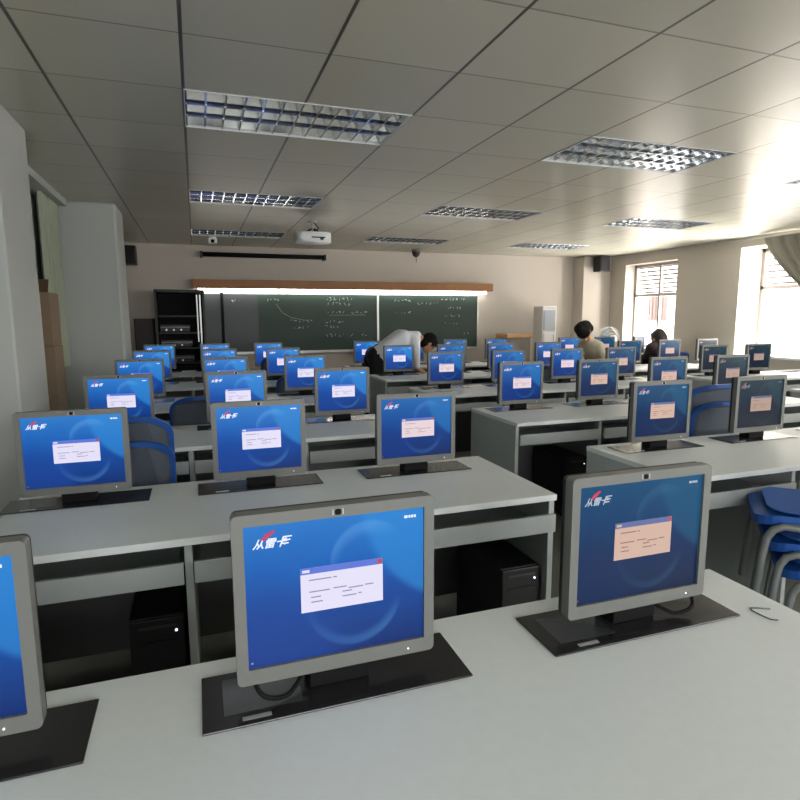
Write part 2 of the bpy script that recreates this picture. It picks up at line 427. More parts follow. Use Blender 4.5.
DESKS = {'pillar': (make_desk(2.012, [.235, .918, 1.612], [.63, 1.27]), -.69, range(0, 6)), 'centre': (make_desk(2.845, [.335, 1.035, 1.735, 2.435]), 1.975, range(1, 6)), 'window': (make_desk(2.155, [.38, 1.08, 1.78]), 5.36, range(2, 6))}
index_kids()
ordn = ['row farthest from the chalkboard', 'fifth row from the chalkboard', 'fourth row from the chalkboard', 'third row from the chalkboard', 'second row from the chalkboard', 'row nearest the chalkboard']
bank = {'pillar': 'in the bank beside the pillars', 'centre': 'in the centre bank', 'window': 'in the bank beside the windows'}
seats = {'pillar': 'three-seat', 'centre': 'four-seat', 'window': 'three-seat'}
for k, (d, x0, rws) in DESKS.items():
    for i, r in enumerate(rws):
        o = d if i == 0 else copy_tree(d)
        o.location = (x0, ROWS[r]-DD, 0)
        tag(o, 'grey %s computer desk %s, %s' % (seats[k], bank[k], ordn[r]), 'desk', 'rows of grey computer desks')

# ------------------------------------------------------------------ monitors
def logo_mesh(mb, x, z, h, y):
    try:
        c = bpy.data.curves.new('logo_text', 'FONT'); c.body = '从雷卡'; c.size = h; c.shear = .35; c.space_character = 1.02; c.offset = h*.022; c.resolution_u = 2
        o = bpy.data.objects.new('logo_text', c); col.objects.link(o)
        dg = bpy.context.evaluated_depsgraph_get(); me = bpy.data.meshes.new_from_object(o.evaluated_get(dg))
        bpy.data.objects.remove(o); bpy.data.curves.remove(c)
        b = bmesh.new(); b.from_mesh(me); bpy.data.meshes.remove(me)
        b.transform(Matrix.Translation((x, y, z)) @ Matrix.Rotation(PI/2, 4, 'X'))
        mb.add(b, 5)
    except Exception as e: print('logo', e)

def screen_mesh(key):
    m = MB(); y = -.0155; W, H = .3375, .268; xa, zb = -W/2, .0665
    def R(u0, u1, v0, v1, mi, d):                       # v runs down from the top
        m.quad([(xa+u0*W, y-d, zb+(1-v1)*H), (xa+u1*W, y-d, zb+(1-v1)*H), (xa+u1*W, y-d, zb+(1-v0)*H), (xa+u0*W, y-d, zb+(1-v0)*H)], mi)
    R(0, 1, 0, 1, 0, 0)
    R(.29, .755, .345, .665, 1, .0004)
    R(.29, .755, .345, .39, 2, .0006)
    R(.722, .75, .35, .385, 3, .0008); R(.30, .34, .358, .378, 1, .0008)
    for (u0, u1, v) in ((.335, .46, .43), (.47, .49, .43), (.335, .45, .515), (.47, .545, .51), (.555, .64, .525), (.65, .70, .52), (.345, .40, .555), (.52, .575, .545), (.345, .41, .59), (.52, .60, .58), (.61, .63, .575)):
        R(u0, u1, v, v+.009, 4, .0006)
    for (u0, u1) in ((.885, .905), (.91, .922), (.926, .94), (.944, .955)): R(u0, u1, .055, .075, 5, .0006)
    R(.015, .026, .958, .97, 4, .0006)
    logo_mesh(m, xa+.045*W, zb+.84*H, .0195, y-.0006)
    # red check-like stroke over the logo, and speed lines behind it
    def st(u0, v0, u1, v1, w, mi): m.quad([(xa+u0*W, y-.0007, zb+(1-v0)*H), (xa+u1*W, y-.0007, zb+(1-v1)*H), (xa+(u1+w)*W, y-.0007, zb+(1-v1-.008)*H), (xa+(u0+w)*W, y-.0007, zb+(1-v0-.008)*H)], mi)
    st(.085, .105, .135, .055, .022, 6); st(.13, .06, .155, .05, .012, 6); st(.105, .075, .155, .045, .008, 6)
    for v in (.095, .118, .141): R(.205-.012*(v*20-2), .25-.02*(v*20-2), v, v+.009, 5, .0006)
    return m

SCREEN_DATA = {}
def make_monitor():
    r = empty('computer_monitor')
    w, h, z0 = .378, .318, .038
    m = MB(); m.prism(rr(w, h, .010, 0, z0+h/2), 'y', -.022, .004, hole=rr(.3375, .268, .0015, 0, .0665+.134))
    m.build('bezel', M['bezel'], r)
    m = MB(); m.prism(rr(w-.004, h-.004, .010, 0, z0+h/2), 'y', .004, .018); m.box(-.12, .12, .018, .05, z0+.05, z0+.25, bevel=.01); m.box(-.16, .16, -.014, .004, z0+.03, z0+.29); m.build('back_housing', M['black'], r)
    for k in ('bright', 'medium', 'dim', 'faint'):
        s = screen_mesh(k).build('screen', SCR[k], None, fix=False); SCREEN_DATA[k] = s.data
        if k == 'bright': s.parent = r
        else: bpy.data.objects.remove(s)
    m = MB(); m.box(-.058, .058, -.010, .055, 0, .05, bevel=.003); m.box(-.05, .05, .03, .055, .05, .16, bevel=.003)
    m.build('stand', M['blackm'], r)
    m = MB(); m.prism(rr(.012, .011, .004, 0, z0+h-.0115), 'y', -.0228, -.021, mi=0); m.box(-.0105, -.0085, -.0228, -.021, z0+h-.017, z0+h-.006, 1); m.box(.0085, .0105, -.0228, -.021, z0+h-.017, z0+h-.006, 1)
    m.build('emblem', [M['blackm'], M['badge']], r)
    m = MB(); m.cyl((.135, -.0235, z0+.012), (.135, -.022, z0+.012), .0017, n=8, mi=0); m.build('power_light', M['led'], r)
    return r
mon = make_monitor(); index_kids()
PRESENT = [('pillar', r, s) for r in range(6) for s in range(3)]
PRESENT += [('centre', 1, 0), ('centre', 1, 1)] + [('centre', r, s) for r in range(2, 6) for s in range(4)]
PRESENT += [('window', 3, 0), ('window', 3, 1), ('window', 4, 0), ('window', 4, 1), ('window', 4, 2), ('window', 5, 0), ('window', 5, 1), ('window', 5, 2)]
seatn = {'pillar': ['at the pillar-side seat', 'at the middle seat', 'at the aisle seat'],
         'centre': ['at the seat by the pillar-side aisle', 'at the second seat from the pillar-side aisle', 'at the third seat from the pillar-side aisle', 'at the seat by the window-side aisle'],
         'window': ['at the aisle seat', 'at the middle seat', 'at the window seat']}
bankw = {'pillar': 'pillar bank', 'centre': 'centre bank', 'window': 'window bank'}
rowm = ['rearmost row', 'fifth row from chalkboard', 'fourth row from chalkboard', 'third row from chalkboard', 'second row from chalkboard', 'row nearest chalkboard']
for i, (k, r, s) in enumerate(PRESENT):
    o = mon if i == 0 else copy_tree(mon)
    x, y = CEN[k][s], ROWS[r]-DD+.535
    jit = 0 if r == 0 else random.uniform(-.02, .02)
    o.location = (x, y, .7546); o.rotation_euler = (0, 0, jit)
    if (k, r, s) == ('window', 5, 2): o.rotation_euler = (0, 0, math.radians(24))
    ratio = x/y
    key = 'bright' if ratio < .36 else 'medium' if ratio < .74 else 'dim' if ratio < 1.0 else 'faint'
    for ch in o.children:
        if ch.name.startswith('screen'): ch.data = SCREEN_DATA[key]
    seat = seatn[k][s].replace('at the ', '').replace('pillar-side aisle', 'pillar aisle').replace('window-side aisle', 'window aisle')
    tag(o, 'silver monitor, blue desktop, %s, %s, %s' % (bankw[k], rowm[r], seat), 'monitor', 'monitors raised on lift plates')
bpy.context.view_layer.update()
index_kids()
MON0 = {tuple(p): o for p, o in zip(PRESENT, [q for q in bpy.data.objects if q.name.split('.')[0] == 'computer_monitor'])}
for key, side in ((('pillar', 0, 1), -1), (('pillar', 0, 2), 1)):
    o = [q for q in bpy.data.objects if q.name.startswith('computer_monitor') and abs(q.location.x-CEN['pillar'][key[2]]) < .01 and abs(q.location.y-(ROWS[0]-DD+.535)) < .01][0]
    m = MB(); p = [(side*.05, .03, .03), (side*.075, .0, .018), (side*.10, -.025, .008), (side*.13, -.032, .012), (side*.15, -.03, .024), (side*.16, -.01, .042), (side*.16, .02, .05)]
    q = []
    for a in range(len(p)-1):
        for t in range(4):
            v0 = Vector(p[max(a-1, 0)]); v1 = Vector(p[a]); v2 = Vector(p[a+1]); v3 = Vector(p[min(a+2, len(p)-1)]); u = t/4
            q.append(.5*((2*v1)+(v2-v0)*u+(2*v0-5*v1+4*v2-v3)*u*u+(3*v1-v0-3*v2+v3)*u**3))
    m.tube(q+[Vector(p[-1])], .0045); m.build('cable', M['blackm'], o)

# bent wire on the desk nearest the camera
m = MB(); w = [(1.269, .952, .752), (1.245, .966, .752), (1.229, .972, .752), (1.222, .962, .752), (1.222, .949, .752), (1.223, .93, .752), (1.226, .916, .752), (1.235, .905, .754)]
m.tube(w, .0016, 6); tag(m.build('bent_wire', mat('wire_grey', (96, 98, 98), .4, .6)), 'small piece of bent grey wire lying on the rearmost desk', 'wire')

# ------------------------------------------------------------------ computer towers under the desks
def make_tower():
    r = empty('computer_tower')
    m = MB(); m.box(-.09, .09, .015, .43, .01, .44, bevel=.006); m.build('case', M['black'], r)
    m = MB(); m.box(-.088, .088, 0, .016, .012, .438, bevel=.005); m.box(-.06, .06, -.003, .002, .345, .358); m.build('front_panel', M['black'], r)
    m = MB(); m.cyl((.06, -.004, .39), (.06, .001, .39), .0042, n=10); m.build('power_light', M['led'], r)
    m = MB(); m.box(-.06, .06, -.002, .001, .405, .415); m.build('disc_tray', mat('tray_grey', (60, 60, 62), .4), r)
    for sx in (-.08, .08):
        for yy in (.05, .38):
            m = MB(); m.cyl((sx, yy, 0), (sx, yy, .012), .012, n=8); m.build('foot', M['blackm'], r)
    return r
tw = make_tower(); index_kids()
TW = [((-.175, 2.02), 'black computer tower with white power light at the pillar end of the fifth-row pillar desk'),
      ((1.20, 1.96), 'black computer tower with white power light under aisle end of fifth-row pillar desk'),
      ((2.553, 3.46), 'black computer tower under the pillar-side end of the fourth-row centre desk'),
      ((3.28, 2.08), 'black computer tower in the shadow under the fifth-row centre desk')]
for i, ((x, y), lb) in enumerate(TW):
    o = tw if i == 0 else copy_tree(tw); o.location = (x, y, 0); tag(o, lb, 'computer', 'black computer towers')

# ------------------------------------------------------------------ chairs
def bend(bm):
    for v in bm.verts:
        t = max(0, (v.co.z-.44)/.42)
        v.co.y += .07*(v.co.x/.22)**2*(.4+.6*t) - .07*t
def make_chair():
    r = empty('stacking_chair')
    def outline(w, h, zc, rr_top, n=8):
        pts = []
        for k in range(n+1): a = PI/2*k/n; pts.append((w/2-rr_top+rr_top*math.cos(a), zc+h/2-rr_top*.62+rr_top*.62*math.sin(a)))
        for k in range(n+1): a = PI/2+PI/2*k/n; pts.append((-w/2+rr_top+rr_top*math.cos(a), zc+h/2-rr_top*.62+rr_top*.62*math.sin(a)))
        rb = .05
        for k in range(n+1): a = PI+PI/2*k/n; pts.append((-w/2+rb+rb*math.cos(a), zc-h/2+rb+rb*math.sin(a)))
        for k in range(n+1): a = 1.5*PI+PI/2*k/n; pts.append((w/2-rb+rb*math.cos(a), zc-h/2+rb+rb*math.sin(a)))
        return pts
    m = MB(); m.prism(outline(.47, .40, .70, .16), 'y', -.245, -.215, hole=outline(.43, .362, .697, .145)); bend(m.bm); m.build('backrest', M['cblue'], r)
    bk = r
    m = MB(); m.prism(outline(.434, .366, .697, .145), 'y', -.238, -.222); bend(m.bm); m.build('back_cover', M['cmesh'], r)
    m = MB(); m.prism(rr(.45, .48, .09, 0, .02), 'z', .422, .458); 
    for v in m.bm.verts: v.co.z -= .02*max(0, (v.co.y-.1)/.14)**2
    m.build('seat', M['cblue'], r)
    m = MB(); m.prism(rr(.38, .40, .08, 0, .01), 'z', .458, .463); m.build('seat_pad', M['cpad'], r)
    for sx in (-1, 1):
        x = sx*.245; m = MB(); pts = []
        for (y, z) in ((.25, .0), (.225, .30), (.215, .365), (.195, .40), (.16, .418), (0, .418), (-.14, .418), (-.19, .40), (-.215, .36), (-.235, .28), (-.27, 0)): pts.append((x, y, z))
        m.tube(pts, .0155, 8); m.build('leg_frame', M['ctube'], r)
        m = MB(); m.tube([(sx*.19, -.15, .418), (sx*.19, -.215, .45), (sx*.19, -.232, .52), (sx*.19, -.25, .62)], .011, 8); m.build('back_support', M['ctube'], r)
    m = MB(); m.tube([(-.245, .10, .412), (.245, .10, .412)], .010); m.tube([(-.245, -.12, .412), (.245, -.12, .412)], .010); m.build('crossbar', M['ctube'], r)
    return r
ch = make_chair(); index_kids(); nch = [0]
def chair(x, y, rz, label, k=0, group='blue stacking chairs'):
    o = ch if nch[0] == 0 else copy_tree(ch); nch[0] += 1
    dx, dy = -math.sin(rz)*.05*k, math.cos(rz)*.05*k
    o.location = (x+dx, y+dy, .106*k); o.rotation_euler = (0, 0, rz); tag(o, label, 'chair', group)
def stack(x, y, rz, n, where):
    names = {2: ['lower', 'upper'], 3: ['bottom', 'middle', 'top']}[n]
    for k in range(n): chair(x, y, rz, 'blue chair with grey back, %s in the stack %s' % (names[k], where), k)
stack(-.36, 3.10, 0, 2, 'behind the fifth-row pillar-side monitors')
stack(3.23, 3.12, 0, 2, 'between the two fifth-row centre monitors')
stack(2.495, 1.56, math.radians(44), 3, 'of three before the fifth-row centre desk')
stack(.93, 7.12, 0, 2, 'by the frontmost pillar desk')
chair(.03, 4.58, 0, 'single blue chair pushed in at the third-row pillar desk')
chair(.95, 5.96, 0, 'single blue chair pushed in at the second-row pillar desk aisle seat')
chair(3.78, 5.98, 0, 'single blue chair at the second-row centre desk, seen between two monitors')
chair(7.02, 7.36, 0, 'blue chair under the seated person in the dark jacket')

# ------------------------------------------------------------------ chalkboard wall
def chalkboard():
    r = empty('chalkboard', (0, YF, 0)); tag(r, 'long dark green chalkboard with chalk writing on the front wall', 'chalkboard')
    x0, x1, z0, z1 = .12, 4.89, .88, 1.84
    m = MB(); m.box(x0+.02, .40, -.045, -.004, z0+.02, z1-.02); m.build('sheen_panel', M['chalksheen'], r)
    m = MB(); m.box(.40, .96, -.04, -.004, z0+.02, z1-.02); m.build('sheen_panel', M['chalksheen'], r)
    m = MB(); m.box(.96, 2.97, -.042, -.004, z0+.02, z1-.02); m.build('writing_panel', M['chalkboard'], r)
    m = MB(); m.box(2.97, x1-.02, -.042, -.004, z0+.02, z1-.02); m.build('writing_panel', M['chalkboard'], r)
    m = MB(); m.box(x0, x1, -.05, 0, z0, z0+.022); m.box(x0, x1, -.05, 0, z1-.022, z1); m.box(x0, x0+.022, -.05, 0, z0, z1); m.box(x1-.022, x1, -.05, 0, z0, z1); m.build('board_frame', M['alu'], r)
    m = MB(); m.box(2.955, 2.99, -.055, 0, z0, z1); m.build('divider', M['alu'], r)
    m = MB(); m.box(.385, .43, -.06, 0, z0, z1); m.build('divider', M['blackm'], r)
    m = MB(); m.box(x0, x1, -.11, -.05, z0-.02, z0); m.build('chalk_tray', M['alu'], r)
    rnd = random.Random(3); m = MB()
    def scr(x, z, w, h, n):                             # a run of illegible chalk marks
        dx = w/n
        for k in range(n):
            xx = x+k*dx; pts = [(xx+rnd.uniform(0, dx*.8), -.0445, z+rnd.uniform(0, h)) for _ in range(rnd.randint(2, 4))]
            for a, b_ in zip(pts[:-1], pts[1:]):
                m.tube([a, b_], .0030, 4)
    for (x, z, w, h, n) in ((2.05, 1.72, .5, .06, 7), (2.08, 1.64, .42, .06, 6), (2.1, 1.5, .3, .05, 5), (2.5, 1.5, .3, .05, 4), (2.05, 1.34, .36, .06, 5), (2.05, 1.26, .26, .05, 4), (2.05, 1.12, .5, .06, 7), (2.68, 1.12, .1, .05, 2),
                            (1.1, 1.70, .22, .07, 4), (1.45, 1.36, .42, .05, 6), (1.5, 1.26, .3, .04, 4), (.55, 1.68, .14, .06, 3),
                            (3.25, 1.70, .42, .05, 6), (3.7, 1.66, .42, .05, 6), (4.15, 1.72, .5, .06, 7), (4.25, 1.58, .3, .05, 5), (4.2, 1.44, .34, .05, 5), (4.2, 1.3, .3, .05, 4), (4.6, 1.12, .12, .05, 2), (3.3, 1.5, .3, .05, 4)):
        scr(x, z, w, h, n)
    m.tube([(1.25, -.0445, 1.66), (1.35, -.0445, 1.52), (1.5, -.0445, 1.44), (1.72, -.0445, 1.40)], .002, 4)
    m.tube([(2.12, -.0445, 1.48), (2.75, -.0445, 1.485)], .002, 4)
    o = m.build('chalk_writing', M['chalk'], r)
chalkboard()
def valance():
    r = empty('board_light', (0, YF, 0)); tag(r, 'lit fluorescent light under a brown wooden valance above the chalkboard', 'lamp')
    m = MB(); m.box(-.02, 5.08, -.24, -.215, 1.895, 2.03, bevel=.004); m.box(-.02, 5.08, -.215, 0, 2.005, 2.03); m.box(-.02, .0, -.215, 0, 1.895, 2.005); m.box(5.06, 5.08, -.215, 0, 1.895, 2.005); m.build('valance', M['wood'], r)
    for k in range(4):
        m = MB(); m.cyl((.065+k*1.24, -.13, 1.872), (1.275+k*1.24, -.13, 1.872), .022, n=12); m.build('fluorescent_tube', M['tubeon'], r)
    m = MB()
    for k in range(4): m.box(.06+k*1.24, 1.28+k*1.24, -.15, -.09, 1.90, 1.93); m.box(.06+k*1.24, .085+k*1.24, -.13, -.11, 1.85, 1.93); m.box(1.255+k*1.24, 1.28+k*1.24, -.13, -.11, 1.85, 1.93)
    m.build('tube_holder', M['white'], r)
valance()
def area(name, loc, rot, sx, sy, e, colr=(1, 1, 1)):
    l = bpy.data.lights.new(name, 'AREA'); l.shape = 'RECTANGLE'; l.size = sx; l.size_y = sy; l.energy = e; l.color = colr
    o = bpy.data.objects.new(name, l); col.objects.link(o); o.location = loc; o.rotation_euler = rot; return o

m = MB(); m.cyl((.14, 0, 0), (2.03, 0, 0), .035, n=12); r = empty('projection_screen', (0, 9.6, 2.41)); tag(r, 'rolled-up projection screen in a black tube high on the front wall', 'projection screen')
m.build('roller_tube', M['blackm'], r)
for x in (.12, 2.03):
    m = MB(); m.box(x, x+.03, -.045, .15, -.045, .045, bevel=.004); m.build('end_bracket', M['black'], r)

# equipment rack at the front
def rack():
    r = empty('equipment_rack', (-.54, 9.05, 0)); tag(r, 'tall black equipment rack beside the chalkboard', 'rack')
    W, D, H = .68, .5, 1.84
    m = MB(); m.box(0, .03, 0, D, 0, H); m.build('side_panel', M['black'], r)
    m = MB(); m.box(W-.03, W, 0, D, 0, H); m.build('side_panel', M['black'], r)
    m = MB(); m.box(0, W, 0, D, H-.03, H+.01); m.build('top_panel', M['black'], r)
    m = MB(); m.box(.03, W-.03, D-.02, D, 0, H-.03); m.build('back_panel', M['blackm'], r)
    for z in (.04, .78, 1.0, 1.22, 1.46):
        m = MB(); m.box(.03, W-.03, .02, D-.02, z, z+.02); m.build('shelf', M['black'], r)
    m = MB(); m.box(W-.075, W-.055, -.004, .008, .1, H-.06); m.build('rail', M['alu'], r)
    m = MB(); m.box(W-.115, W-.10, -.004, .008, 1.1, H-.06); m.build('rail', M['alu'], r)
    m = MB(); m.box(.03, W-.13, -.006, .004, .06, .76); m.build('glass_door', mat('smoked_door', (16, 17, 19), .12), r)
    for i, (z, w) in enumerate(((.802, .44), (1.022, .42), (1.242, .40))):
        d = empty('amplifier', (-.54+.06, 9.07, z)); tag(d, 'flat black amplifier with a silver front edge, on the %s rack shelf' % ('lower', 'middle', 'upper')[i], 'amplifier', 'amplifiers in the equipment rack')
        b = MB(); b.box(0, w, .015, .36, .008, .11, bevel=.004); b.build('case', M['black'], d)
        b = MB(); b.box(0, w, 0, .016, .06, .085, bevel=.003); b.build('silver_strip', M['bezel'], d)
        b = MB()
        for q in (.03, w-.06): b.box(q, q+.03, .04, .3, 0, .009)
        b.build('foot', M['blackm'], d)
        for q in range(3):
            b = MB(); b.cyl((.08+q*.1, -.012, .035), (.08+q*.1, .016, .035), .014, n=12); b.build('knob', M['alu'], d)
rack()
def small_cab():
    r = empty('wooden_cabinet', (-.84, 9.25, 0)); tag(r, 'narrow dark brown cabinet standing against the wall beside the black rack', 'cabinet')
    m = MB(); m.box(0, .26, .02, .42, 0, 1.44, bevel=.006); m.build('carcass', M['brown'], r)
    m = MB(); m.box(.01, .25, 0, .02, .06, .72, bevel=.004); d = m.build('door', M['brown'], r); k = MB(); k.sph((.22, -.012, .5), .014); k.build('knob', M['alu'], d)
    m = MB(); m.box(.01, .25, 0, .02, .74, 1.42, bevel=.004); d = m.build('door', M['brown'], r); k = MB(); k.sph((.22, -.012, .95), .014); k.build('knob', M['alu'], d)
small_cab()

def speaker(name, loc, rz, label, w, h, d):
    r = empty(name, loc, rz); tag(r, label, 'speaker', 'black wall speakers')
    m = MB(); m.box(-w/2, w/2, 0, d, 0, h, bevel=.008); m.build('cabinet', M['black'], r)
    m = MB(); m.box(-w/2+.015, w/2-.015, -.008, .002, .015, h-.015, bevel=.003); m.build('grille', mat('speaker_grille', (34, 33, 33), .9, bump=.4, vscale=300), r)
    m = MB(); m.box(-.03, .03, d-.01, d+.12, h*.4, h*.6); m.cyl((0, d-.005, h*.5), (0, d+.10, h*.5), .015); m.build('bracket', M['blackm'], r)
speaker('wall_speaker', (-.87, 9.43, 2.22), 0, 'black loudspeaker high on the front wall beside the grey pillar', .2, .27, .2)
speaker('wall_speaker', (7.17, 9.12, 2.26), 0, 'black loudspeaker high on the corner pillar near the window', .22, .28, .2)

# projector
def projector():
    r = empty('projector', (1.35, 7.0, HC)); tag(r, 'white projector hanging from the ceiling on a short mount', 'projector')
    m = MB(); m.cyl((0, 0, 0), (0, 0, -.02), .05, n=16); m.cyl((0, 0, -.02), (0, 0, -.10), .018, n=10); m.build('ceiling_mount', M['alu'], r)
    for a in (0, 1, 2, 3):
        m = MB(); an = PI/4+a*PI/2; m.tube([(0, 0, -.085), (.06*math.cos(an), .06*math.sin(an), -.10), (.09*math.cos(an), .09*math.sin(an), -.135)], .008, 6); m.build('mount_arm', M['blackm'], r)
    m = MB(); m.prism(rr(.40, .30, .06, 0, 0), 'z', -.245, -.135); 
    bmesh.ops.bevel(m.bm, geom=[e for e in m.bm.edges if abs(e.verts[0].co.z-e.verts[1].co.z) < 1e-5], offset=.02, segments=3, affect='EDGES')
    for f in m.bm.faces: f.smooth = True
    b = m.build('body', M['white'], r)
    k = MB(); k.box(-.04, .12, -.1535, -.148, -.205, -.19); k.box(.06, .10, -.1535, -.148, -.225, -.19); k.build('socket_panel', M['black'], b)
    m = MB(); m.cyl((-.10, .14, -.19), (-.10, .185, -.19), .04, .038, n=20); l = m.build('lens', M['black'], r)
    g = MB(); g.cyl((-.10, .182, -.19), (-.10, .187, -.19), .032, n=20); g.build('lens_glass', M['flap'], l)
    m = MB(); m.tube([(.03, -.10, -.14), (.05, -.11, -.09), (.02, -.06, -.03), (.0, -.03, -.003)], .006, 6); m.build('cable', M['blackm'], r)
projector()
def camera_dev(loc, label, dark):
    r = empty('security_camera', loc); tag(r, label, 'security camera')
    if not dark:
        m = MB(); m.cyl((0, 0, 0), (0, 0, -.02), .05, n=16); m.build('mount', M['white'], r)
        m = MB(); m.box(-.06, .06, -.05, .06, -.09, -.02, bevel=.012); m.build('body', M['white'], r)
        m = MB(); m.cyl((0, -.055, -.06), (0, -.045, -.06), .025, n=16); m.build('lens', M['blackm'], r)
    else:
        m = MB(); m.cyl((0, 0, 0), (0, 0, -.035), .075, n=20); m.build('mount', M['lectern'], r)
        m = MB(); m.sph((0, 0, -.05), .068, sz=1.15, n=20); m.build('dome', M['brown'], r)
        m = MB(); m.tube([(0, 0, -.12), (.005, 0, -.21)], .006, 6); m.build('pull_cord', M['brown'], r)
camera_dev((.28, 8.75, HC), 'small white camera on the ceiling beside the light nearest the chalkboard', False)
camera_dev((3.54, 9.35, HC), 'small dark brown dome hanging from the ceiling above the chalkboard', True)

def lectern():
    r = empty('lectern', (5.03, 8.85, 0)); tag(r, 'brown-grey lectern with tan wooden top at the front of the room', 'lectern')
    m = MB(); m.box(0, .46, .03, .45, 0, 1.08, bevel=.006); m.build('body', M['lectern'], r)
    m = MB(); m.box(-.02, .48, 0, .40, 1.08, 1.15, bevel=.008); m.build('top', M['lecttop'], r)
    m = MB(); m.box(.02, .225, .02, .032, .06, 1.04); d = m.build('door', M['lectern'], r); k = MB(); k.sph((.20, .012, .6), .013); k.build('knob', M['alu'], d)
    m = MB(); m.box(.235, .44, .02, .032, .06, 1.04); d = m.build('door', M['lectern'], r); k = MB(); k.sph((.26, .012, .6), .013); k.build('knob', M['alu'], d)
lectern()
def conditioner():
    r = empty('air_conditioner', (5.93, 9.2, 0)); tag(r, 'white floor-standing air conditioner against the front wall', 'air conditioner')
    m = MB(); m.box(0, .30, .015, .32, 0, 1.63, bevel=.015); m.build('cabinet', M['acbody'], r)
    m = MB(); m.box(.025, .275, .005, .02, 1.19, 1.56, bevel=.004); g = m.build('outlet_panel', M['acpanel'], r)
    m = MB()
    for k in range(8): m.box(.04, .26, -.004, .012, 1.22+k*.04, 1.235+k*.04)
    m.build('outlet_grille', M['frame'], g)
    m = MB(); m.box(.025, .275, .005, .02, .1, 1.14, bevel=.004); m.build('lower_panel', M['acbody'], r)
    m = MB(); m.box(.24, .265, .0, .01, .9, 1.12, bevel=.003); m.build('handle', M['badge'], r)
conditioner()
def fan():
    r = empty('pedestal_fan', (7.1, 8.9, 0)); tag(r, 'grey pedestal fan with round wire guard in the corner near the window', 'fan')
    m = MB(); m.cyl((0, 0, 0), (0, 0, .04), .2, .17, n=24); m.build('base', M['lectern'], r)
    m = MB(); m.cyl((0, 0, .03), (0, 0, .95), .016, n=10); m.build('pole', M['alu'], r)
    m = MB(); m.cyl((0, -.02, 1.05), (0, .14, 1.05), .07, .05, n=16); m.cyl((0, .06, .93), (0, .06, 1.02), .025); m.build('motor', M['lectern'], r)
    m = MB()
    for rad, y in ((.20, -.09), (.20, -.02), (.15, -.11), (.09, -.12)):
        pts = [(rad*math.cos(a*PI/16), y, 1.05+rad*math.sin(a*PI/16)) for a in range(33)]; m.tube(pts, .004, 5)
    for k in range(24):
        a = k*PI/12; m.tube([(.04*math.cos(a), -.125, 1.05+.04*math.sin(a)), (.15*math.cos(a), -.11, 1.05+.15*math.sin(a)), (.20*math.cos(a), -.06, 1.05+.20*math.sin(a)), (.16*math.cos(a), .01, 1.05+.16*math.sin(a))], .0022, 4)
    g = m.build('guard', M['alu'], r)
    m = MB(); m.cyl((0, -.132, 1.05), (0, -.118, 1.05), .05, n=20); m.build('hub_cap', M['badge'], g)
    for k in range(3):
        a = k*2*PI/3; b = bmesh.new(); c, s = math.cos(a), math.sin(a); L = []
        for (u, w) in ((.03, -.02), (.10, -.07), (.17, -.06), (.185, .0), (.16, .05), (.09, .04), (.03, .02)): L.append(b.verts.new((u*c-w*s, -.05+w*.35, 1.05+u*s+w*c)))
        b.faces.new(L); mm = MB(); mm.add(b); mm.build('blade', M['acpanel'], r)
fan()

# cartons beside the pillar, curtain behind
CART = [('bottom'), ('second'), ('third'), ('top')]
zc = 0
for i in range(4):
    h = (.41, .41, .41, .43)[i]; r = empty('cardboard_box', (-1.275, 5.38, zc))
    tag(r, 'brown cardboard box between the pillars, %s of a stack of four' % ('lowest', 'second from the floor', 'third from the floor', 'topmost')[i], 'box', 'stack of cardboard boxes')
    m = MB(); m.box(0, .187-.005*(i == 3), 0, .32, 0, h-.004, bevel=.003); m.build('carton', M['card'], r)
    m = MB(); m.box(.075, .115, -.0012, .3212, .002, h-.0028); m.build('tape', M['tape'], r)
    if i == 3:
        m = MB(); m.quad([(.0, .0, h-.004), (.175, .0, h-.004), (.175, .06, h+.10), (.0, .06, h+.10)]); m.build('flap', M['carddark'], r)
    zc += h
def curtain(name, pts_top, pts_bot, z0, z1, matl, n, amp, label, edge=None):
    m = MB(); b = m.bm; R = 22; rows = []
    for j in range(R+1):
        t = j/R; row = []
        for i in range(n*8+1):
            s = i/(n*8); p = edge(s, t) if edge else (Vector(pts_top).lerp(Vector(pts_bot), s))
            x, y = p[0], p[1]
            x += amp*math.sin(s*n*2*PI)*(1 if t > .02 else .8)
            row.append(b.verts.new((x, y, z1+(z0-z1)*t)))
        rows.append(row)
    for j in range(R):
        for i in range(n*8):
            f = b.faces.new((rows[j][i], rows[j][i+1], rows[j+1][i+1], rows[j+1][i])); f.smooth = True
    r = empty(name, (0, 0, 0)); tag(r, label, 'curtain')
    m.build('drape', matl, r)
    return r
lc = curtain('window_curtain', (-1.19, 5.74), (-1.19, 6.42), 1.0, HC-.02, M['curtain'], 5, .035, 'pale green curtain hanging behind the cardboard boxes')
m = MB(); m.cyl((-1.19, 5.72, HC-.03), (-1.19, 6.44, HC-.03), .012); m.build('curtain_rail', M['alu'], lc)
def ed(s, t):
    k = min(1, t/.62); far = 6.15-.95*(k**1.35); near = 4.5
    if t > .62: far = 5.2+.1*(t-.62)
    return (7.44, far+(near-far)*s)
rc = curtain('window_curtain', None, None, .9, 2.5, M['curtaing'], 9, .03, 'grey curtain drawn aside at the window nearer the camera', ed)
m = MB(); m.cyl((7.44, 4.3, 2.51), (7.44, 6.7, 2.51), .012); m.build('curtain_rail', M['alu'], rc)

